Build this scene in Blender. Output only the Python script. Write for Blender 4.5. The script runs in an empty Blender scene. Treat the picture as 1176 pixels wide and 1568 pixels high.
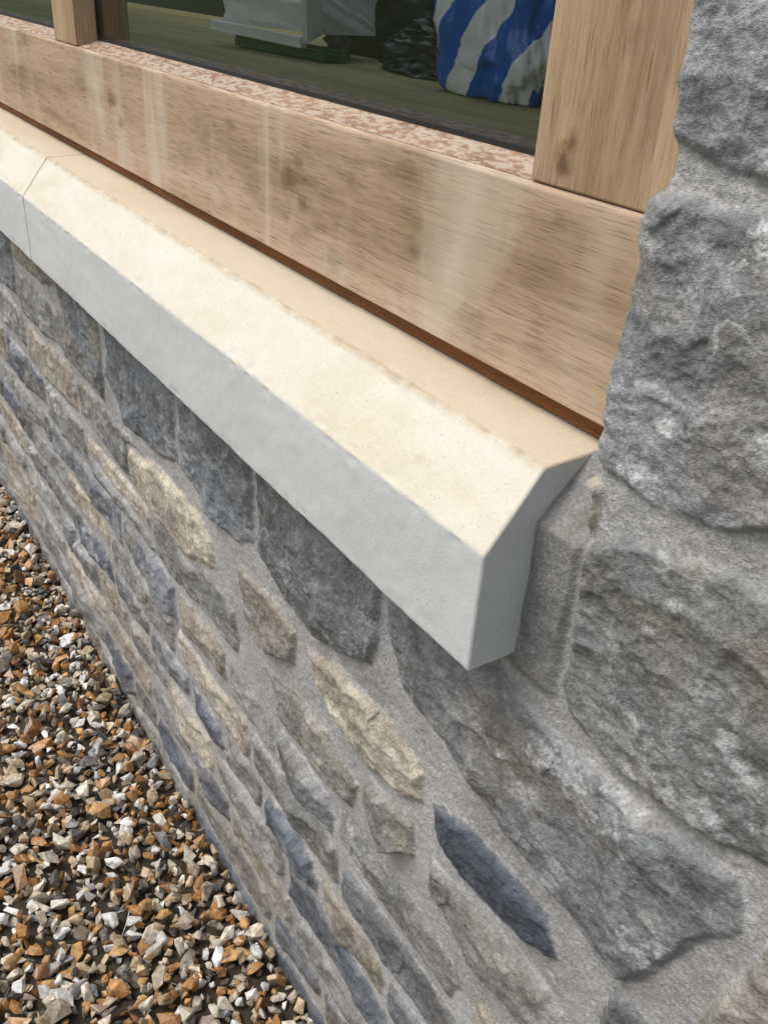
import bpy, bmesh, math
import numpy as np
from mathutils import Matrix, Vector
rng=np.random.default_rng(7)
scene=bpy.context.scene
COL=scene.collection
H0=1.32   # camera height

# ---------------------------------------------------------------- helpers
_T=[np.random.default_rng(100+i).random((256,256)) for i in range(8)]
def vnoise(x,y,s=0):
    T=_T[s%8]; xi=np.floor(x).astype(int); yi=np.floor(y).astype(int)
    fx=x-xi; fy=y-yi
    fx=fx*fx*fx*(fx*(fx*6-15)+10); fy=fy*fy*fy*(fy*(fy*6-15)+10)
    a=T[xi&255,yi&255]; b=T[(xi+1)&255,yi&255]; c=T[xi&255,(yi+1)&255]; d=T[(xi+1)&255,(yi+1)&255]
    return ((a*(1-fx)+b*fx)*(1-fy)+(c*(1-fx)+d*fx)*fy)*2-1
def fbm(x,y,s=0,o=4,g=.5):
    r=0;a=1;n=0
    for i in range(o):
        cx=x*2**i*.8-y*2**i*.6 if i%2 else x*2**i; cy=x*2**i*.6+y*2**i*.8 if i%2 else y*2**i
        r=r+a*vnoise(cx+17.3*i,cy+5.7*i,s+i); n+=a; a*=g
    return r/n
def facets(x,y,s=0,slope=.5,conv=.35):
    """lower envelope of random tilted planes: crisp cleaved-stone relief, about -1..0.5"""
    T=_T[s%8]; T2=_T[(s+1)%8]; T3=_T[(s+2)%8]; T4=_T[(s+3)%8]; T5=_T[(s+4)%8]
    xi=np.floor(x).astype(int); yi=np.floor(y).astype(int); r=np.full(x.shape,9.0)
    for i in (-1,0,1):
        for j in (-1,0,1):
            a=(xi+i)&255; b=(yi+j)&255
            dx=x-(xi+i+T[a,b]); dy=y-(yi+j+T2[a,b])
            r=np.minimum(r,T3[a,b]*.6+(T4[a,b]-.5)*2*slope*dx+(T5[a,b]-.5)*2*slope*dy+conv*(dx*dx+dy*dy))
    return r-.35
def sstep(a,b,x):
    t=np.clip((x-a)/(b-a),0,1); return t*t*(3-2*t)
def psdf(px,py,poly):
    P=np.array(poly,float); d2=np.full(px.shape,1e9); ins=np.zeros(px.shape,bool)
    n=len(P)
    for i in range(n):
        ax,ay=P[i]; bx,by=P[(i+1)%n]; ex,ey=bx-ax,by-ay
        wx=px-ax; wy=py-ay
        t=np.clip((wx*ex+wy*ey)/(ex*ex+ey*ey+1e-12),0,1)
        d2=np.minimum(d2,(wx-t*ex)**2+(wy-t*ey)**2)
        if ay!=by:
            c=((ay>py)!=(by>py))&(px<(bx-ax)*(py-ay)/(by-ay)+ax)
            ins^=c
    d=np.sqrt(d2); return np.where(ins,d,-d)
def mesh_from(name,V,F,nper,smooth=True,mats=()):
    me=bpy.data.meshes.new(name)
    V=np.ascontiguousarray(V,dtype=np.float32); F=np.ascontiguousarray(F,dtype=np.int32)
    me.vertices.add(len(V)); me.vertices.foreach_set("co",V.ravel())
    me.loops.add(F.size); me.loops.foreach_set("vertex_index",F.ravel())
    me.polygons.add(len(F))
    me.polygons.foreach_set("loop_start",np.arange(0,F.size,nper,dtype=np.int32))
    me.polygons.foreach_set("loop_total",np.full(len(F),nper,dtype=np.int32))
    me.update(calc_edges=True)
    me.polygons.foreach_set("use_smooth",np.full(len(F),smooth))
    for m in mats: me.materials.append(m)
    ob=bpy.data.objects.new(name,me); COL.objects.link(ob); return ob
def grid_faces(nr,nc):
    i=np.arange(nr-1)[:,None]*nc+np.arange(nc-1)[None,:]
    return np.stack([i,i+1,i+nc+1,i+nc],-1).reshape(-1,4)
def empty(name):
    o=bpy.data.objects.new(name,None); COL.objects.link(o); return o
def obj_bm(name,bm,mat,parent=None,smooth=False):
    me=bpy.data.meshes.new(name); bm.to_mesh(me); bm.free(); me.materials.append(mat)
    if smooth: me.polygons.foreach_set("use_smooth",np.full(len(me.polygons),True))
    o=bpy.data.objects.new(name,me); COL.objects.link(o)
    if parent: o.parent=parent
    return o
def prism_x(name,prof,x0,x1,mat,parent=None,bev=.0015):
    bm=bmesh.new()
    a=[bm.verts.new((x0,p[0],p[1])) for p in prof]; b=[bm.verts.new((x1,p[0],p[1])) for p in prof]
    bm.faces.new(a); bm.faces.new(b[::-1]); n=len(prof)
    for i in range(n): bm.faces.new((a[i],b[i],b[(i+1)%n],a[(i+1)%n])[::-1])
    bmesh.ops.recalc_face_normals(bm,faces=bm.faces)
    if bev: bmesh.ops.bevel(bm,geom=bm.edges[:],offset=bev,segments=2,affect='EDGES',profile=.5)
    return obj_bm(name,bm,mat,parent)
def box(name,x0,x1,y0,y1,z0,z1,mat,parent=None,bev=.0015):
    return prism_x(name,[(y0,z0),(y1,z0),(y1,z1),(y0,z1)],x0,x1,mat,parent,bev)

class NT:
    def __init__(s,name):
        s.m=bpy.data.materials.new(name); s.m.use_nodes=True; s.t=s.m.node_tree; s.n=s.t.nodes; s.l=s.t.links
        s.b=s.n['Principled BSDF']; s.out=s.n['Material Output']
        tc=s.n.new('ShaderNodeTexCoord'); s.co=tc.outputs['Object']
    def set(s,i,v):
        if isinstance(v,bpy.types.NodeSocket): s.l.new(v,i)
        else: i.default_value=v
    def map(s,scale,loc=(0,0,0),rot=(0,0,0)):
        n=s.n.new('ShaderNodeMapping'); s.l.new(s.co,n.inputs[0]); n.inputs['Scale'].default_value=scale
        n.inputs['Location'].default_value=loc; n.inputs['Rotation'].default_value=rot; return n.outputs[0]
    def noise(s,scale,detail=4,rough=.55,vec=None,dist=0):
        n=s.n.new('ShaderNodeTexNoise'); s.l.new(vec or s.co,n.inputs['Vector'])
        n.inputs['Scale'].default_value=scale; n.inputs['Detail'].default_value=detail
        n.inputs['Roughness'].default_value=rough; n.inputs['Distortion'].default_value=dist; return n.outputs[0]
    def ramp(s,fac,pts):
        n=s.n.new('ShaderNodeValToRGB'); s.l.new(fac,n.inputs[0]); e=n.color_ramp.elements
        while len(e)<len(pts): e.new(.5)
        for i,(p,c) in enumerate(pts):
            e[i].position=p; e[i].color=(c,c,c,1) if isinstance(c,(int,float)) else (*c,1)
        return n.outputs[0]
    def mix(s,f,a,b,mode='MIX'):
        n=s.n.new('ShaderNodeMix'); n.data_type='RGBA'; n.blend_type=mode
        for i,v in ((n.inputs[0],f),(n.inputs[6],a),(n.inputs[7],b)):
            if isinstance(v,tuple): v=(*v,1) if len(v)==3 else v
            s.set(i,v)
        return n.outputs[2]
    def math(s,op,a,b=0.0,c=None):
        n=s.n.new('ShaderNodeMath'); n.operation=op; s.set(n.inputs[0],a); s.set(n.inputs[1],b)
        if c is not None: s.set(n.inputs[2],c)
        return n.outputs[0]
    def bump(s,h,strength,dist,prev=None):
        n=s.n.new('ShaderNodeBump'); s.set(n.inputs['Height'],h); n.inputs['Strength'].default_value=strength
        n.inputs['Distance'].default_value=dist
        if prev: s.l.new(prev,n.inputs['Normal'])
        return n.outputs[0]
    def fin(s,col=None,rough=None,normal=None,spec=None):
        if col is not None: s.set(s.b.inputs['Base Color'],(*col,1) if isinstance(col,tuple) else col)
        if rough is not None: s.set(s.b.inputs['Roughness'],rough)
        if normal is not None: s.l.new(normal,s.b.inputs['Normal'])
        if spec is not None: s.b.inputs['Specular IOR Level'].default_value=spec
        return s.m
def simple(name,col,rough=.6,spec=.5):
    t=NT(name); n=t.noise(25,3); c=t.mix(.35,col,t.mix(n,tuple(v*.5 for v in col),tuple(min(1,v*1.5) for v in col)))
    return t.fin(c,rough,None,spec)

# ---------------------------------------------------------------- materials
def mat_wall():
    t=NT("rubble_stone")
    at=t.n.new('ShaderNodeAttribute'); at.attribute_name='StoneCol'
    n3=t.noise(340,3,.75)
    c=t.mix(.65,at.outputs['Color'],t.ramp(n3,[(.32,.55),(.5,1.0),(.66,1.5)]),'MULTIPLY')
    nb=t.bump(n3,.9,.0022)
    return t.fin(c,t.ramp(n3,[(.3,.5),(.7,.85)]),nb,.4)
def mat_sill():
    t=NT("cast_stone")
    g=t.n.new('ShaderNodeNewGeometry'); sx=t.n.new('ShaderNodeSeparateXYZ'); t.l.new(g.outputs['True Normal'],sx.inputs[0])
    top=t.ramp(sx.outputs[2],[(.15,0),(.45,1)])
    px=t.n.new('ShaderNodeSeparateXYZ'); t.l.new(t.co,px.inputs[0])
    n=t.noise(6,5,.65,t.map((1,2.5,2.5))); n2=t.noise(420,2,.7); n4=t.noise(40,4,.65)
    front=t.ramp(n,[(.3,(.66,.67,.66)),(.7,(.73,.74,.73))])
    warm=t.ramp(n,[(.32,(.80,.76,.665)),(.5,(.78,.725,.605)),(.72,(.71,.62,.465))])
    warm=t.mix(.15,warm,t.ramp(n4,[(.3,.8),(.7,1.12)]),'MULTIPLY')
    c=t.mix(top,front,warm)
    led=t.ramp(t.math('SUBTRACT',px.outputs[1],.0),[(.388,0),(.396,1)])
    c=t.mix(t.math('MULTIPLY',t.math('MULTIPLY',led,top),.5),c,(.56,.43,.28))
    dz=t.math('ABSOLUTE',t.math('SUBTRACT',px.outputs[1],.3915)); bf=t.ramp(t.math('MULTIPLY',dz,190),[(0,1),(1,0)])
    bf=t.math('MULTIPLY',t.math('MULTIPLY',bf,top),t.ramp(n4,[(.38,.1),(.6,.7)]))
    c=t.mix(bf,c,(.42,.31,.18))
    spots=t.ramp(t.noise(1,4,.6,t.map((26,40,40))),[(.64,0),(.76,.35)])
    c=t.mix(t.math('MULTIPLY',spots,top),c,(.54,.42,.26))
    c=t.mix(.35,c,t.ramp(n2,[(.3,.84),(.7,1.12)]),'MULTIPLY')
    pit=t.ramp(t.noise(500,1,.5),[(.24,1),(.29,0)])
    c=t.mix(t.math('MULTIPLY',pit,.5),c,(.25,.21,.15))
    nb=t.bump(n4,.3,.0012); nb=t.bump(n2,.4,.0006,nb)
    return t.fin(c,.85,nb,.25)
def mat_wood(name,axis,dark,mid,light,knots=(),smear=0):
    t=NT(name)
    if axis=='x': s1=(1.8,24,24); s2=(12,360,360); s3=(30,950,950); sb=(8,17,17)
    else: s1=(22,22,1.6); s2=(300,300,9); s3=(850,850,26); sb=(18,18,6)
    n1=t.noise(1,4,.6,t.map(s1),.5); n2=t.noise(1,4,.75,t.map(s2),.2); n3=t.noise(1,1,.5,t.map(s3))
    c=t.ramp(n1,[(.25,dark),(.5,mid),(.75,light)])
    c=t.mix(.8,c,t.ramp(n2,[(.28,.72),(.5,1.0),(.72,1.18)]),'MULTIPLY')
    pore=t.ramp(n3,[(.34,.35),(.41,1)]); c=t.mix(.6,c,pore,'MULTIPLY')
    bl=t.ramp(t.noise(1,4,.6,t.map(sb,rot=(0,.35,0))),[(.30,.60),(.46,1.0),(.75,1.06)]); c=t.mix(.65,c,bl,'MULTIPLY')
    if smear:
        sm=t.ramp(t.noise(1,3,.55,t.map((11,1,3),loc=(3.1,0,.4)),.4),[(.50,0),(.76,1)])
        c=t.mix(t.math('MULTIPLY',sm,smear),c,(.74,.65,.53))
    wob=t.noise(75,4,.65)
    for (kx,kz,r,dk) in knots:
        sp=t.n.new('ShaderNodeSeparateXYZ'); t.l.new(t.co,sp.inputs[0])
        dx=t.math('MULTIPLY',t.math('SUBTRACT',sp.outputs[0],kx),.75 if axis=='x' else 1.2)
        dz=t.math('MULTIPLY',t.math('SUBTRACT',sp.outputs[2],kz),1.2 if axis=='x' else .75)
        d=t.math('SQRT',t.math('ADD',t.math('MULTIPLY',dx,dx),t.math('MULTIPLY',dz,dz)))
        d=t.math('ADD',t.math('DIVIDE',d,r),t.math('MULTIPLY',t.math('SUBTRACT',wob,.5),2.0))
        kf=t.ramp(d,[(.15,dk),(1.0,0)])
        c=t.mix(kf,c,(.17,.10,.05))
    nb=t.bump(n2,.35,.0007); nb=t.bump(pore,.4,.0003,nb)
    return t.fin(c,.7,nb,.2)
def mat_ledge():
    t=NT("weathered_ledge_wood")
    n1=t.noise(1,4,.6,t.map((10,40,40)))
    c=t.ramp(n1,[(.3,(.24,.125,.07)),(.7,(.40,.25,.16))])
    fl=t.ramp(t.noise(1,5,.75,t.map((70,150,150))),[(.46,0),(.53,1)])
    c=t.mix(t.math('MULTIPLY',fl,.75),c,(.58,.50,.40))
    return t.fin(c,.6,t.bump(n1,.3,.001),.35)
def mat_glass():
    t=NT("window_glass"); t.n.remove(t.b)
    tr=t.n.new('ShaderNodeBsdfTransparent'); tr.inputs[0].default_value=(.92,.95,.93,1)
    gl=t.n.new('ShaderNodeBsdfGlossy'); gl.inputs['Roughness'].default_value=.0
    fr=t.n.new('ShaderNodeFresnel'); fr.inputs[0].default_value=1.5
    mx=t.n.new('ShaderNodeMixShader'); t.l.new(t.math('MULTIPLY',fr.outputs[0],1.3),mx.inputs[0])
    t.l.new(tr.outputs[0],mx.inputs[1]); t.l.new(gl.outputs[0],mx.inputs[2]); t.l.new(mx.outputs[0],t.out.inputs[0])
    return t.m
def mat_pebble():
    t=NT("flint_pebbles")
    at=t.n.new('ShaderNodeAttribute'); at.attribute_name='Peb'
    n=t.noise(110,3,.65); n2=t.noise(350,2,.6)
    c=t.mix(1,at.outputs['Color'],t.ramp(n,[(.3,.5),(.5,1),(.7,1.45)]),'MULTIPLY')
    c=t.mix(t.ramp(n2,[(.58,0),(.68,.45)]),c,(.60,.56,.50))
    return t.fin(c,.32,t.bump(n2,.35,.0009),.55)
def mat_ground(name,a,b,sc,bs=.01):
    t=NT(name); n=t.noise(sc,5,.7); n2=t.noise(sc*8,3,.6); n0=t.noise(.8,3)
    c=t.mix(n0,t.ramp(n,[(.3,a),(.7,b)]),t.ramp(n2,[(.3,b),(.7,a)]))
    return t.fin(c,.9,t.bump(n2,.6,bs),.2)
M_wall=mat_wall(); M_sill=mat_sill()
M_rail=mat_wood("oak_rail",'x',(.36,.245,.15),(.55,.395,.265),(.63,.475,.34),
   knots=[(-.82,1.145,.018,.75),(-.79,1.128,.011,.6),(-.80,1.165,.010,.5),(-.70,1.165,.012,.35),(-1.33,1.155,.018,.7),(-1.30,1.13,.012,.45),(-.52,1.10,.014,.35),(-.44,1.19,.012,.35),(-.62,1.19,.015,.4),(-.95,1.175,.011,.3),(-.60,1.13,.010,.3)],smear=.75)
M_post=mat_wood("oak_post",'z',(.33,.21,.115),(.52,.36,.22),(.62,.46,.31),
   knots=[(-.447,1.2255,.011,.95),(-.442,1.238,.008,.8),(-.405,1.30,.01,.4)])
M_ledge=mat_ledge(); M_glass=mat_glass()
M_strip=mat_wood("stained_subsill",'x',(.10,.04,.015),(.19,.075,.025),(.27,.12,.045))
M_rub=simple("black_gasket",(.015,.015,.016),.5)

# ---------------------------------------------------------------- stone wall
Y0=.399
pal=[(.22,.228,.235),(.27,.27,.265),(.28,.265,.23),(.18,.19,.205),(.32,.315,.30),(.24,.24,.23)]
cream=(.54,.48,.38); slate=(.09,.105,.13); tan=(.36,.32,.255)
UC=-.331
key=[ # polygon (x,z), colour, height, crystal, warm
 ([(-.56,1.42),(-.56,1.262),(-.332,1.258),(-.29,1.247),(-.22,1.240),(-.08,1.25),(-.07,1.40),(-.20,1.42)],(.29,.295,.305),.015,.8,.3),
 ([(-.56,1.232),(-.56,1.076),(-.335,1.072),(-.285,1.064),(-.245,1.068),(-.21,1.086),(-.12,1.09),(-.08,1.15),(-.09,1.21),(-.20,1.230),(-.32,1.234)],(.30,.305,.315),.016,1.1,.15),
 ([(-.326,.962),(-.330,1.010),(-.30,1.036),(-.252,1.046),(-.19,1.058),(-.10,1.05),(-.05,.97),(-.06,.91),(-.152,.895),(-.185,.877),(-.23,.868),(-.272,.866),(-.315,.876),(-.326,.90)],(.245,.25,.245),.018,.6,.55),
 ([(-.535,.797),(-.54,.86),(-.50,.888),(-.42,.885),(-.366,.862),(-.308,.851),(-.228,.852),(-.165,.868),(-.150,.83),(-.173,.79),(-.188,.73),(-.215,.692),(-.249,.694),(-.295,.702),(-.354,.712),(-.431,.735),(-.504,.75)],(.245,.255,.26),.016,.7,.4),
 ([(-.138,.82),(-.155,.73),(-.10,.70),(-.02,.70),(.03,.80),(.0,.88),(-.10,.876),(-.130,.86)],(.35,.32,.27),.016,.2,.6),
 ([(-.445,.655),(-.40,.672),(-.345,.676),(-.29,.674),(-.272,.64),(-.31,.615),(-.38,.606),(-.43,.613)],slate,.017,.15,.0),
 ([(-.690,.668),(-.62,.69),(-.569,.696),(-.50,.69),(-.462,.673),(-.455,.643),(-.49,.62),(-.547,.608),(-.61,.612),(-.659,.634)],cream,.020,.1,.35),
 ([(-1.264,.655),(-1.15,.685),(-.979,.688),(-.945,.66),(-.942,.623),(-1.037,.585),(-1.15,.59),(-1.261,.596)],(.58,.52,.41),.022,.1,.3),
 ([(-.865,.675),(-.78,.685),(-.715,.67),(-.72,.62),(-.80,.588),(-.85,.60)],(.29,.27,.23),.018,.3,.6),
 ([(-1.035,.885),(-1.04,.73),(-.96,.712),(-.86,.705),(-.825,.73),(-.82,.885)],(.20,.215,.23),.016,.3,.1),
 ([(-.805,.885),(-.81,.73),(-.74,.702),(-.66,.70),(-.56,.735),(-.550,.80),(-.555,.885)],(.195,.205,.21),.018,.5,.2),
 ([(-1.33,.885),(-1.335,.75),(-1.25,.70),(-1.12,.71),(-1.055,.73),(-1.055,.885)],(.175,.19,.205),.016,.3,.1),
 ([(-.79,.56),(-.72,.582),(-.64,.58),(-.57,.56),(-.575,.515),(-.65,.505),(-.75,.51)],(.27,.255,.22),.018,.3,.5),
 ([(-.55,.59),(-.47,.60),(-.46,.56),(-.50,.525),(-.56,.54)],(.22,.215,.19),.016,.3,.4),
 ([(-.44,.585),(-.36,.592),(-.27,.60),(-.22,.575),(-.25,.53),(-.34,.52),(-.43,.535)],(.28,.275,.25),.016,.3,.5),
]
fill=[]
zs=[-.06,.05,.125,.20,.275,.345,.425,.50,.597,.693,.89,1.075,1.24,1.42,1.60,1.74,1.95,2.10,2.30,2.5]
for k in range(len(zs)-1):
    za,zb=zs[k],zs[k+1]; h=zb-za; x=-5.0+rng.uniform(0,.2)
    while x<1.6:
        L=h*rng.uniform(1.6,3.9) if h<.12 else h*rng.uniform(.9,1.9)
        L=min(max(L,.09),.34); g=rng.uniform(.004,.010)
        xa,xb=x+g,x+L-g; a=za+rng.uniform(.003,.010); b=zb-rng.uniform(.003,.010)
        j=lambda s:rng.uniform(-s,s)
        jj=min(h*.16,.016)
        split=(rng.random()<.15 and h>.09 )
        def st(xa,xb,a,b):
            sl=j(jj*1.2)
            P=[(xa+rng.uniform(0,.006),a+rng.uniform(0,jj*.5)-sl*.5),(xa*.6+xb*.4,a+j(jj*.4)),(xb-rng.uniform(0,.008),a+rng.uniform(0,jj*.7)+sl*.5),
               (xb+j(.004),(a+b)/2+j(jj)),(xb-rng.uniform(0,.014),b-rng.uniform(0,jj*.7)),(xa*.45+xb*.55,b+j(jj*.4)),(xa+rng.uniform(0,.008),b-rng.uniform(0,jj*.6)),(xa+j(.003),(a+b)/2+j(jj))]
            r=rng.random()
            c=(.47,.42,.34) if r<.07 else (.13,.145,.17) if r<.17 else tan if r<.30 else pal[rng.integers(len(pal))]
            v=rng.uniform(.85,1.15); c=tuple(q*v for q in c)
            fill.append((P,c,rng.uniform(.009,.020),rng.uniform(.1,.6),rng.uniform(.1,.6)))
        if split:
            m=a+(b-a)*rng.uniform(.35,.65); st(xa,xb,a,m-.006); st(xa,xb,m+.006,b)
        else: st(xa,xb,a,b)
        x+=L
def wall_fields(u,z,pocket=False):
    U,Z=np.meshgrid(u,z)
    wx=.006*fbm(U*26,Z*26,0,3)+.0015*fbm(U*110,Z*110,1); wz=.005*fbm(U*26,Z*26,2,3)+.0015*fbm(U*110,Z*110,3)
    KX,KZ=U+wx,Z+wz
    FX=KX+.010*fbm(U*5,Z*5,4,2); FZ=KZ+.012*fbm(U*4,Z*6,5,2)
    n=U.shape; D=np.full(n,-1.0); Hh=np.zeros(n); C=np.zeros(n+(3,)); V=np.zeros(n+(3,))
    Dk=np.full(n,-1.0)
    def put(P,c,h,cr,wm,X,Zz,seed,isk):
        r=np.random.default_rng(seed); P=np.array(P)
        m=.05; i0,i1=np.searchsorted(u,[P[:,0].min()-m,P[:,0].max()+m]); j0,j1=np.searchsorted(z,[P[:,1].min()-m,P[:,1].max()+m])
        if i1-i0<2 or j1-j0<2: return
        sl=(slice(j0,j1),slice(i0,i1)); x=X[sl]; y=Zz[sl]
        d=psdf(x,y,P)
        if isk: Dk[sl]=np.maximum(Dk[sl],d)
        else:
            a0=(d>0).sum(); d=np.minimum(d,-Dk[sl]-.010)
            if (d>0).sum()<.6*a0: return      # no slivers squeezed beside a big stone
        cx,cz=P.mean(0); size=np.ptp(P[:,0])
        hh=np.full(x.shape,h)
        for _ in range(7):
            a,b,o=r.uniform(-.25,.25),r.uniform(-.25,.25),r.uniform(0,h*.3)
            ox,oz=cx+r.uniform(-.4,.4)*size,cz+r.uniform(-.4,.4)*np.ptp(P[:,1])
            hh=np.minimum(hh,h*.9+o+a*(x-ox)+b*(y-oz))
        hh=np.maximum(hh,h*.35)
        e=.25+.75*sstep(-.001,.003+.20*h+r.uniform(0,.004),d+.002*fbm(x*70,y*70,int(seed)%5,3))
        q=hh*e
        b=d>D[sl]
        D[sl]=np.where(b,d,D[sl]); Hh[sl]=np.where(b,q,Hh[sl])
        for k in range(3): C[sl+(k,)]=np.where(b,c[k],C[sl+(k,)])
        for k,v in enumerate((cr,r.uniform(.2,.9),wm)): V[sl+(k,)]=np.where(b,v,V[sl+(k,)])
    for i,(P,c,h,cr,wm) in enumerate(key): put(P,c,h,cr,wm,KX,KZ,1000+i,True)
    for i,(P,c,h,cr,wm) in enumerate(fill): put(P,c,h,cr,wm,FX,FZ,i,False)
    if pocket:
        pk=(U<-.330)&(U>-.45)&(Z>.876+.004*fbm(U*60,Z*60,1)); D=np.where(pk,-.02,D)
    # relief
    wy=.4*fbm(U*30,Z*30,5,2)
    f0=facets(U*22+wy,Z*30+wy,0); f1=facets(U*60-wy,Z*80+wy,1); f2=facets(U*140,Z*170+wy,3)
    rough=.0080*(f0+.25)+.0040*(f1+.25)+.0014*f2+.0010*fbm(U*170,Z*190,2,3,.65)
    rough=rough*sstep(-.001,.008,D)
    mort=.0018+.0024*fbm(U*14,Z*16,5,3)+.0009*fbm(U*140,Z*140,0,3,.6)
    h=mort+sstep(-.0035,.002,D)*(Hh+rough-mort*.4)
    # colour (albedo only)
    mm=D+.003*fbm(U*45,Z*45,4,3)+.0015*fbm(U*170,Z*170,6,3)
    m=sstep(-.002,.0012,mm)
    cr,du,wm=V[...,0],V[...,1],V[...,2]
    f=(1+.50*fbm(U*14,Z*18,1,5,.6))*(1+.40*fbm(U*55,Z*62,6,3,.6))*(1+.30*fbm(U*160,Z*170,3,3,.7))
    st=sstep(.05,.5,fbm(U*13,Z*15,6,4,.6))*(.12+.65*wm)
    c=C*f[...,None]
    c=c*(1-st[...,None])+np.array([.33,.275,.20])*f[...,None]*st[...,None]
    spk=sstep(.06,.36,fbm(U*52,Z*62,5,6,.75))*sstep(-.05,.3,fbm(U*11,Z*12,7,3))*cr
    vein=sstep(.965,.992,1-np.abs(fbm(U*14+Z*9,Z*14-U*8,2,3)))*sstep(.05,.35,fbm(U*7,Z*7,3,2))*.6
    spk=np.clip(spk+vein*cr,0,1)*.9
    c=c*(1-spk[...,None])+np.array([.70,.70,.70])*spk[...,None]
    dust=sstep(.05,.5,fbm(U*24,Z*26,0,5,.72))*(.1+.35*du)+.3*(1-sstep(.0,.005,D+.004*fbm(U*60,Z*60,2,3)))
    dust=np.clip(dust,0,.7)
    mcol=np.array([.45,.44,.43])*(1+.24*fbm(U*14,Z*14,3,4)+.20*fbm(U*150,Z*150,1,3,.7))[...,None]
    low=(1-sstep(.0,.35,Z))[...,None]; mcol=mcol*(1-.4*low)+np.array([.38,.33,.26])*.4*low
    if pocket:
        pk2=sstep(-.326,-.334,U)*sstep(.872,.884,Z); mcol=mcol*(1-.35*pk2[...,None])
        moss=sstep(-.05,.25,fbm(U*90,Z*90,4,3))*np.exp(-((U+.336)/.010)**2-((Z-1.030)/.022)**2)
        mcol=mcol*(1-.7*moss[...,None])+np.array([.16,.13,.05])*.7*moss[...,None]
    c=c*(1-dust[...,None])+mcol*.92*dust[...,None]
    c=mcol*(1-m[...,None])+c*m[...,None]
    return U,Z,h,np.clip(c,.02,.8)
def wall_mesh(name,u,z,pos,pocket=False):
    U,Z,h,C=wall_fields(u,z,pocket)
    Vt=pos(U,Z,h).reshape(-1,3)
    ob=mesh_from(name,Vt,grid_faces(len(z),len(u)),4,True,[M_wall])
    a=ob.data.color_attributes.new('StoneCol','FLOAT_COLOR','POINT'); a.data.foreach_set('color',np.concatenate([C,np.ones_like(h)[...,None]],-1).astype(np.float32).ravel())
    return ob
wall=empty("stone_wall")
u=np.concatenate([np.arange(-4.6,-2.6,.012),np.arange(-2.6,-1.5,.0034),np.arange(-1.5,-.8,.0022),np.arange(-.8,-.1,.0013),np.arange(-.1,.2,.005),np.arange(.2,1.2,.015)])
z=np.concatenate([np.arange(-.03,.25,.0026),np.arange(.25,.55,.0018),np.arange(.55,1.0535,.0015)])
def pos_low(U,Z,h):
    y=Y0-h
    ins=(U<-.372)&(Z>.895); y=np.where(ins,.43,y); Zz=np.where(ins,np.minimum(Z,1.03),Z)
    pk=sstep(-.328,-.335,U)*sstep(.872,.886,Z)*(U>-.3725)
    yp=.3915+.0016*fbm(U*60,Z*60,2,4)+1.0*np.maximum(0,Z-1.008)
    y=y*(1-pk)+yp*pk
    return np.stack([U,y,Zz],-1)
o=wall_mesh("lower_wall",u,z,pos_low,True); o.parent=wall
u2=np.concatenate([np.arange(-.46,-.12,.0013),np.arange(-.12,1.2,.012)])
z2=np.concatenate([np.arange(1.0535-.0017,1.36,.0013),np.arange(1.36,2.45,.012)])
def pos_up(U,Z,h):
    uc=UC+.004*fbm(Z*14,Z*0,3,4)+.004*sstep(1.225,1.245,Z)
    s=U-uc; k=.003
    x=uc+.5*(s+np.sqrt(s*s+k*k)); y=Y0+.5*(-s+np.sqrt(s*s+k*k))
    th=(1-np.clip((s/.008+1)/2,0,1))*math.pi/2
    return np.stack([x-np.sin(th)*h,y-np.cos(th)*h,Z],-1)
o=wall_mesh("jamb_wall",u2,z2,pos_up); o.parent=wall

def mat_mortar():
    t=NT("mortar"); c=t.ramp(t.noise(30,5,.7),[(.3,(.28,.275,.265)),(.7,(.42,.41,.39))])
    return t.fin(c,.9,t.bump(t.noise(350,3,.7),.7,.0012),.2)
M_mort=mat_mortar()
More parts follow.
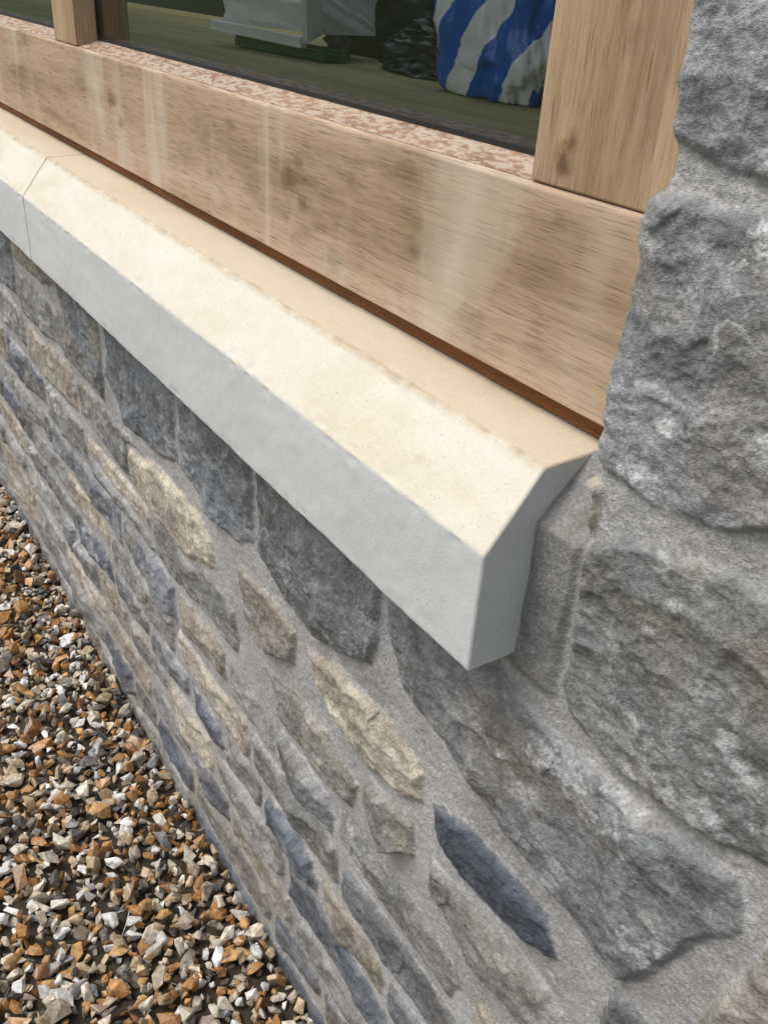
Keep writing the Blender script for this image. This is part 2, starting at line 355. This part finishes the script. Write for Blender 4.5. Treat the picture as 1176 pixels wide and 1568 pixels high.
# ---------------------------------------------------------------- sill
def profile(sh=0):
    P=[(.482,.8915),(.347,.8915),(.347,.9925),(.3905,1.0495),(.482,1.0535)]
    rr=[0,.003,.003,.003,0]; out=[]
    for i,p in enumerate(P):
        p=np.array(p); a=np.array(P[i-1]); b=np.array(P[(i+1)%5])
        if rr[i]==0: out.append(p); continue
        da=(a-p)/np.linalg.norm(a-p); db=(b-p)/np.linalg.norm(b-p)
        for t in (0,.25,.5,.75,1): out.append(p+da*rr[i]*(1-t)**2+db*rr[i]*t**2)
    res=[]
    for i in range(len(out)):
        a=out[i]; b=out[(i+1)%len(out)]; L=np.linalg.norm(b-a); n=max(1,int(L/.004))
        for k in range(n): res.append(a+(b-a)*k/n)
    return np.array(res)
def make_sill(name,x0,x1,parent):
    pr=profile(); n=len(pr); c=pr.mean(0)
    xs=np.concatenate([[x0],[x0+.0012],np.arange(x0+.004,x1-.003,.004),[x1-.0012],[x1]]); m=len(xs)
    t=np.roll(pr,-1,0)-np.roll(pr,1,0); t/=np.linalg.norm(t,axis=1)[:,None]; nrm=np.stack([t[:,1],-t[:,0]],-1)
    arc=np.arange(n)*.004
    V=np.zeros((m,n,3)); V[:,:,0]=xs[:,None]
    curv=np.linalg.norm(np.roll(pr,-2,0)+np.roll(pr,2,0)-2*pr,axis=1); curv=curv/curv.max()
    A,X=np.meshgrid(arc,xs)
    dsp=.0009*fbm(X*15,A*15,1,4)+.0004*fbm(X*90,A*90,2,3)-.0022*np.clip(fbm(X*55,A*20,4,4)-.12,0,1)*3*curv[None,:]
    ins=np.zeros(m); ins[0]=ins[-1]=.0016
    if ((pr-c)*nrm).sum()<0: nrm=-nrm
    for q in range(2): V[:,:,q+1]=pr[None,:,q]+nrm[None,:,q]*(dsp-ins[:,None])
    V=V.reshape(-1,3); i=np.arange(m-1)[:,None]*n+np.arange(n)[None,:]; j=np.arange(m-1)[:,None]*n+(np.arange(n)+1)[None,:]%n
    F=np.stack([i,j,j+n,i+n],-1).reshape(-1,4)
    bm=bmesh.new(); vs=[bm.verts.new(v) for v in V]
    for f in F: bm.faces.new([vs[k] for k in f]).smooth=True
    for s in (0,m-1):
        f=bm.faces.new([vs[s*n+k] for k in range(n)]); f.smooth=False
    bmesh.ops.recalc_face_normals(bm,faces=bm.faces)
    return obj_bm(name,bm,M_sill,parent)
sill=empty("stone_window_sill")
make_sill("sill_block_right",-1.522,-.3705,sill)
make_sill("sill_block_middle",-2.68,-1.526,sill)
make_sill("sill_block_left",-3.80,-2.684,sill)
prism_x("joint_mortar",[(.478,.895),(.3495,.895),(.3495,.9915),(.392,1.0465),(.478,1.050)],-1.5255,-1.5225,M_mort,sill,0)
prism_x("joint_mortar",[(.478,.895),(.3495,.895),(.3495,.9915),(.392,1.0465),(.478,1.050)],-2.6835,-2.6805,M_mort,sill,0)
box("bed_mortar",-3.8,-.374,.404,.478,.884,.8925,M_mort,sill,0)

# ---------------------------------------------------------------- window
win=empty("timber_window")
X0,X1=-3.86,-.322
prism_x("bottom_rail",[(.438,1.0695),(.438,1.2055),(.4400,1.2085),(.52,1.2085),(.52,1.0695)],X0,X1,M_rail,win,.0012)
prism_x("weathered_ledge",[(.4410,1.2088),(.474,1.2185),(.52,1.2185),(.52,1.2088)],X0,X1,M_ledge,win,.0008)
box("sub_sill_strip",X0,X1,.4475,.50,1.0545,1.0692,M_strip,win,.001)
for nm,a,b in (("right_jamb_post",-.475,-.323),("mullion",-1.578,-1.471),("mullion_b",-2.72,-2.61),("left_jamb_post",-3.86,-3.75)):
    box(nm,a,b,.4388,.52,1.2092,2.17,M_post,win,.0016)
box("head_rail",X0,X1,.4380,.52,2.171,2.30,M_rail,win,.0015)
for a,b in ((-1.471,-.475),(-2.61,-1.578),(-3.75,-2.72)):
    box("gasket",a,b,.4705,.4745,1.2178,1.2215,M_rub,win,0)
    box("gasket_side",a,a+.004,.4705,.4745,1.2226,2.17,M_rub,win,0)
    box("gasket_side",b-.004,b,.4705,.4745,1.2226,2.17,M_rub,win,0)
    bm=bmesh.new(); v=[bm.verts.new(q) for q in ((a,.4755,1.218),(b,.4755,1.218),(b,.4755,2.17),(a,.4755,2.17))]; bm.faces.new(v)
    obj_bm("glass_pane",bm,M_glass,win)

# ---------------------------------------------------------------- interior
room=empty("room_interior")
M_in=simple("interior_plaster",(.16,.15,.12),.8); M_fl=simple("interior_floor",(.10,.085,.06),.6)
M_work=mat_wood("worktop_board",'x',(.22,.20,.085),(.34,.31,.15),(.43,.40,.22))
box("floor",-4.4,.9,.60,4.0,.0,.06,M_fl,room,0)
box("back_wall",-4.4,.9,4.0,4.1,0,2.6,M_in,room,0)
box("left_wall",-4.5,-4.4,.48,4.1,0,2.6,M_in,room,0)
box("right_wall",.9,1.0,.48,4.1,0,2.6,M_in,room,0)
box("ceiling",-4.5,1.0,2.0,4.1,2.6,2.7,M_in,room,0)     # stops short: unseen opening added so daylight brightens the room
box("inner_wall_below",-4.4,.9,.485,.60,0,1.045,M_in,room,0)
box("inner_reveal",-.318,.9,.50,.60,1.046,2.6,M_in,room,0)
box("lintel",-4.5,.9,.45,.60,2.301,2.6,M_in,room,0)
box("worktop",-4.3,-.32,.522,1.25,1.168,1.196,M_work,room,.002)
def blob(name,cx,cy,cz,rx,ry,rz,mat,seed,parent=None,amp=.18,n=90,rot=0,sq=.7):
    th=np.linspace(0,2*np.pi,n*2,endpoint=False); ph=np.linspace(0.02,np.pi-.02,n); P,T=np.meshgrid(ph,th,indexing='ij')
    sg=lambda v,p:np.sign(v)*np.abs(v)**p
    x=sg(np.sin(P),sq)*sg(np.cos(T),sq); y=sg(np.sin(P),sq)*sg(np.sin(T),sq); zz=sg(np.cos(P),sq)
    nn=(1-np.abs(fbm(x*3+seed+y*2,zz*3+y*2.3,seed,4)))*1.0-.75
    s=1+amp*nn+amp*.5*fbm(x*2+y*3+9,zz*2-y+seed,seed+2,3)
    X=x*rx*s; Y=y*ry*s; Z=zz*rz*s
    V=np.stack([X*math.cos(rot)-Y*math.sin(rot)+cx,X*math.sin(rot)+Y*math.cos(rot)+cy,Z+cz],-1).reshape(-1,3)
    V[:,2]=np.maximum(V[:,2],1.197)
    nr,nc=n,2*n; i=np.arange(nr-1)[:,None]*nc+np.arange(nc)[None,:]; j=np.arange(nr-1)[:,None]*nc+(np.arange(nc)+1)[None,:]%nc
    F=np.stack([i,i+nc,j+nc,j],-1).reshape(-1,4)
    o=mesh_from(name,V,F,4,True,[mat])
    if parent:o.parent=parent
    return o
def mat_bag():
    t=NT("printed_plastic")
    sp=t.n.new('ShaderNodeSeparateXYZ'); t.l.new(t.co,sp.inputs[0])
    s=t.math('SUBTRACT',sp.outputs[0],t.math('MULTIPLY',sp.outputs[2],.75))
    s=t.math('ADD',s,t.math('MULTIPLY',t.noise(9,2,.5),.05))
    v=t.math('SINE',t.math('MULTIPLY_ADD',s,60.0,2.2))
    c=t.mix(t.ramp(t.math('MULTIPLY_ADD',v,.5,.5),[(.66,0),(.68,1)]),(.010,.11,.52),(.78,.80,.82))
    return t.fin(c,.25,t.bump(t.noise(60,3,.6),.4,.004),.5)
bag=blob("plastic_bag",-.985,.85,1.290,.11,.07,.115,mat_bag(),3,amp=.22,sq=.6)
M_blk=simple("black_plastic",(.02,.02,.022),.3); M_wh=simple("white_card",(.80,.82,.79),.5); M_gr=simple("green_plastic",(.035,.10,.03),.35); M_gy=simple("grey_plastic",(.34,.36,.37),.35)
blob("bin_liner",-1.20,.95,1.225,.14,.08,.05,M_blk,5,amp=.5,sq=.7)
blob("grey_wrapper",-1.27,1.05,1.31,.15,.05,.07,M_gy,6,amp=.4,sq=.6)
def carton(name,cx,cy,cz,L,W,H,rz,ry,mat,seed,parent=None):
    bm=bmesh.new(); bmesh.ops.create_cube(bm,size=1); bmesh.ops.subdivide_edges(bm,edges=bm.edges[:],cuts=7,use_grid_fill=True)
    for v in bm.verts:
        q=v.co.copy(); k=float(fbm(np.array(q.x*3+seed),np.array(q.y*3+q.z*4),seed,3))
        v.co=Vector((q.x*L*(1+.06*k),q.y*W*(1+.15*k),q.z*H*(1+.25*k*(1 if q.z>0 else 0))))
    bmesh.ops.transform(bm,matrix=Matrix.Translation((cx,cy,cz))@Matrix.Rotation(rz,4,'Z')@Matrix.Rotation(ry,4,'Y'),verts=bm.verts)
    return obj_bm(name,bm,mat,parent)
ct=empty("torn_carton")
carton("carton_body",-1.60,.87,1.268,.30,.12,.065,.10,.0,M_wh,1,ct)
carton("carton_flap",-1.44,.82,1.262,.10,.008,.06,-.9,.15,M_wh,2,ct)
carton("carton_label",-1.60,.79,1.226,.30,.012,.016,.08,.02,M_wh,5,ct)
carton("carton_lower_sleeve",-1.56,.835,1.207,.30,.05,.016,.06,.0,M_gr,4,ct)
blob("bin_liner",-1.48,1.03,1.27,.27,.05,.09,M_blk,2,amp=.4)

# ---------------------------------------------------------------- ground, gravel
def sheet(name,x0,x1,y0,y1,z,mat):
    bm=bmesh.new(); bm.faces.new([bm.verts.new(q) for q in ((x0,y0,z),(x1,y0,z),(x1,y1,z),(x0,y1,z))]); return obj_bm(name,bm,mat)
sheet("ground",-150,150,-150,150,-.012,mat_ground("lawn",(.03,.06,.018),(.08,.11,.035),6,.03))
gravel=empty("gravel")
gb=sheet("gravel_bed",-6,3,-1.5,.41,-.004,mat_ground("gravel_base",(.025,.02,.015),(.12,.09,.06),55)); gb.parent=gravel
temps=[]
for k in range(32):
    r=np.random.default_rng(k); n=int(r.integers(8,15)); p=r.normal(size=(n,3)); p/=np.linalg.norm(p,axis=1)[:,None]
    p*=r.uniform(.75,1.15,(n,1)); p*=np.array([r.uniform(.9,1.5),r.uniform(.7,1.05),r.uniform(.45,.85)])
    bm=bmesh.new()
    for q in p: bm.verts.new(q)
    g=bmesh.ops.convex_hull(bm,input=bm.verts[:])
    for v in [v for v in bm.verts if not v.link_faces]: bm.verts.remove(v)
    if k%3==0: bmesh.ops.bevel(bm,geom=bm.edges[:],offset=.09,segments=1,affect='EDGES')
    bmesh.ops.triangulate(bm,faces=bm.faces[:]); bm.verts.index_update()
    temps.append((np.array([v.co[:] for v in bm.verts]),np.array([[v.index for v in f.verts] for f in bm.faces]))); bm.free()
pc=np.array([(.43,.215,.07),(.50,.29,.11),(.28,.135,.05),(.54,.41,.26),(.68,.61,.50),(.82,.80,.76),(.43,.355,.26),(.24,.20,.155),(.05,.045,.04),(.12,.11,.10),(.32,.32,.32),(.60,.52,.41)])
pw=np.array([.15,.11,.09,.13,.12,.12,.08,.07,.06,.05,.04,.07]); pw/=pw.sum()
pts=[]
def scat(x0,x1,y0,y1,s,zz,r0,r1,keep=1):
    gx,gy=np.meshgrid(np.arange(x0,x1,s),np.arange(y0,y1,s)); n=gx.size
    a=np.stack([gx.ravel()+rng.uniform(-.5,.5,n)*s,gy.ravel()+rng.uniform(-.5,.5,n)*s,zz+rng.uniform(-.005,.006,n),r0+(r1-r0)*rng.random(n)**1.7],-1)
    pts.append(a[(rng.random(n)<keep)&(a[:,1]+a[:,3]*.6<.398)])
scat(-3.6,.3,-.75,.405,.0165,.000,.007,.012)
scat(-3.6,.3,-.75,.405,.0235,.010,.008,.0185,.85)
scat(-3.6,.3,-.75,.405,.042,.020,.009,.0195,.7)
scat(-5,1.2,-1.5,-.75,.03,.006,.011,.019)
pts=np.concatenate(pts); ti=rng.integers(0,len(temps),len(pts))
VV=[];FF=[];CC=[];off=0
for k,(tv,tf) in enumerate(temps):
    S=pts[ti==k]; n=len(S)
    q=rng.normal(size=(n,4)); q[:,1:3]*=.5; q/=np.linalg.norm(q,axis=1)[:,None]; w,x,y,z_=q.T
    Rm=np.stack([1-2*(y*y+z_*z_),2*(x*y-z_*w),2*(x*z_+y*w),2*(x*y+z_*w),1-2*(x*x+z_*z_),2*(y*z_-x*w),2*(x*z_-y*w),2*(y*z_+x*w),1-2*(x*x+y*y)],-1).reshape(n,3,3)
    v=np.einsum('nij,vj->nvi',Rm,tv)*S[:,3][:,None,None]+S[:,None,:3]
    f=tf[None]+ (np.arange(n)*len(tv))[:,None,None]+off
    c=pc[rng.choice(len(pc),n,p=pw)]*rng.uniform(.75,1.2,(n,1)); c=np.repeat(np.concatenate([c,np.ones((n,1))],1)[:,None],len(tv),1)
    VV.append(v.reshape(-1,3)); FF.append(f.reshape(-1,3)); CC.append(c.reshape(-1,4)); off+=n*len(tv)
go=mesh_from("pebbles",np.concatenate(VV),np.concatenate(FF),3,False,[mat_pebble()]); go.parent=gravel
a=go.data.color_attributes.new('Peb','FLOAT_COLOR','POINT'); a.data.foreach_set('color',np.concatenate(CC).astype(np.float32).ravel())

# ---------------------------------------------------------------- light
w=bpy.data.worlds.new("World"); scene.world=w; w.use_nodes=True; nt=w.node_tree
sky=nt.nodes.new('ShaderNodeTexSky'); sky.sky_type='NISHITA'; sky.sun_disc=False
el,az=math.radians(60),math.radians(212)
sky.sun_elevation=el; sky.sun_rotation=az; sky.dust_density=4; sky.ozone_density=.6
hs=nt.nodes.new('ShaderNodeHueSaturation'); hs.inputs['Saturation'].default_value=.55
nt.links.new(sky.outputs[0],hs.inputs['Color']); bg=nt.nodes['Background']; nt.links.new(hs.outputs[0],bg.inputs[0]); bg.inputs[1].default_value=.15
sd=bpy.data.lights.new("sun",'SUN'); sd.energy=1.4; sd.angle=math.radians(24); sd.color=(1,.98,.94)
so=bpy.data.objects.new("sun",sd); COL.objects.link(so)
dirv=Vector((math.sin(az)*math.cos(el),math.cos(az)*math.cos(el),math.sin(el)))
so.rotation_euler=dirv.to_track_quat('Z','Y').to_euler()

# ---------------------------------------------------------------- camera
cd=bpy.data.cameras.new("camera"); cam=bpy.data.objects.new("camera",cd); COL.objects.link(cam); scene.camera=cam
right=Vector((.548,.834,.0604)).normalized(); fwd=Vector((-.702,.4977,-.5095)).normalized()
up=right.cross(fwd).normalized(); fwd=up.cross(right)
M=Matrix((right,up,-fwd)).transposed().to_4x4(); M.translation=(0,0,H0); cam.matrix_world=M
cd.sensor_fit='VERTICAL'; cd.sensor_height=36; cd.sensor_width=27; cd.lens=1375/1568*36; cd.clip_start=.02; cd.clip_end=500
scene.view_settings.view_transform='Standard'; scene.view_settings.look='None'; scene.view_settings.exposure=0
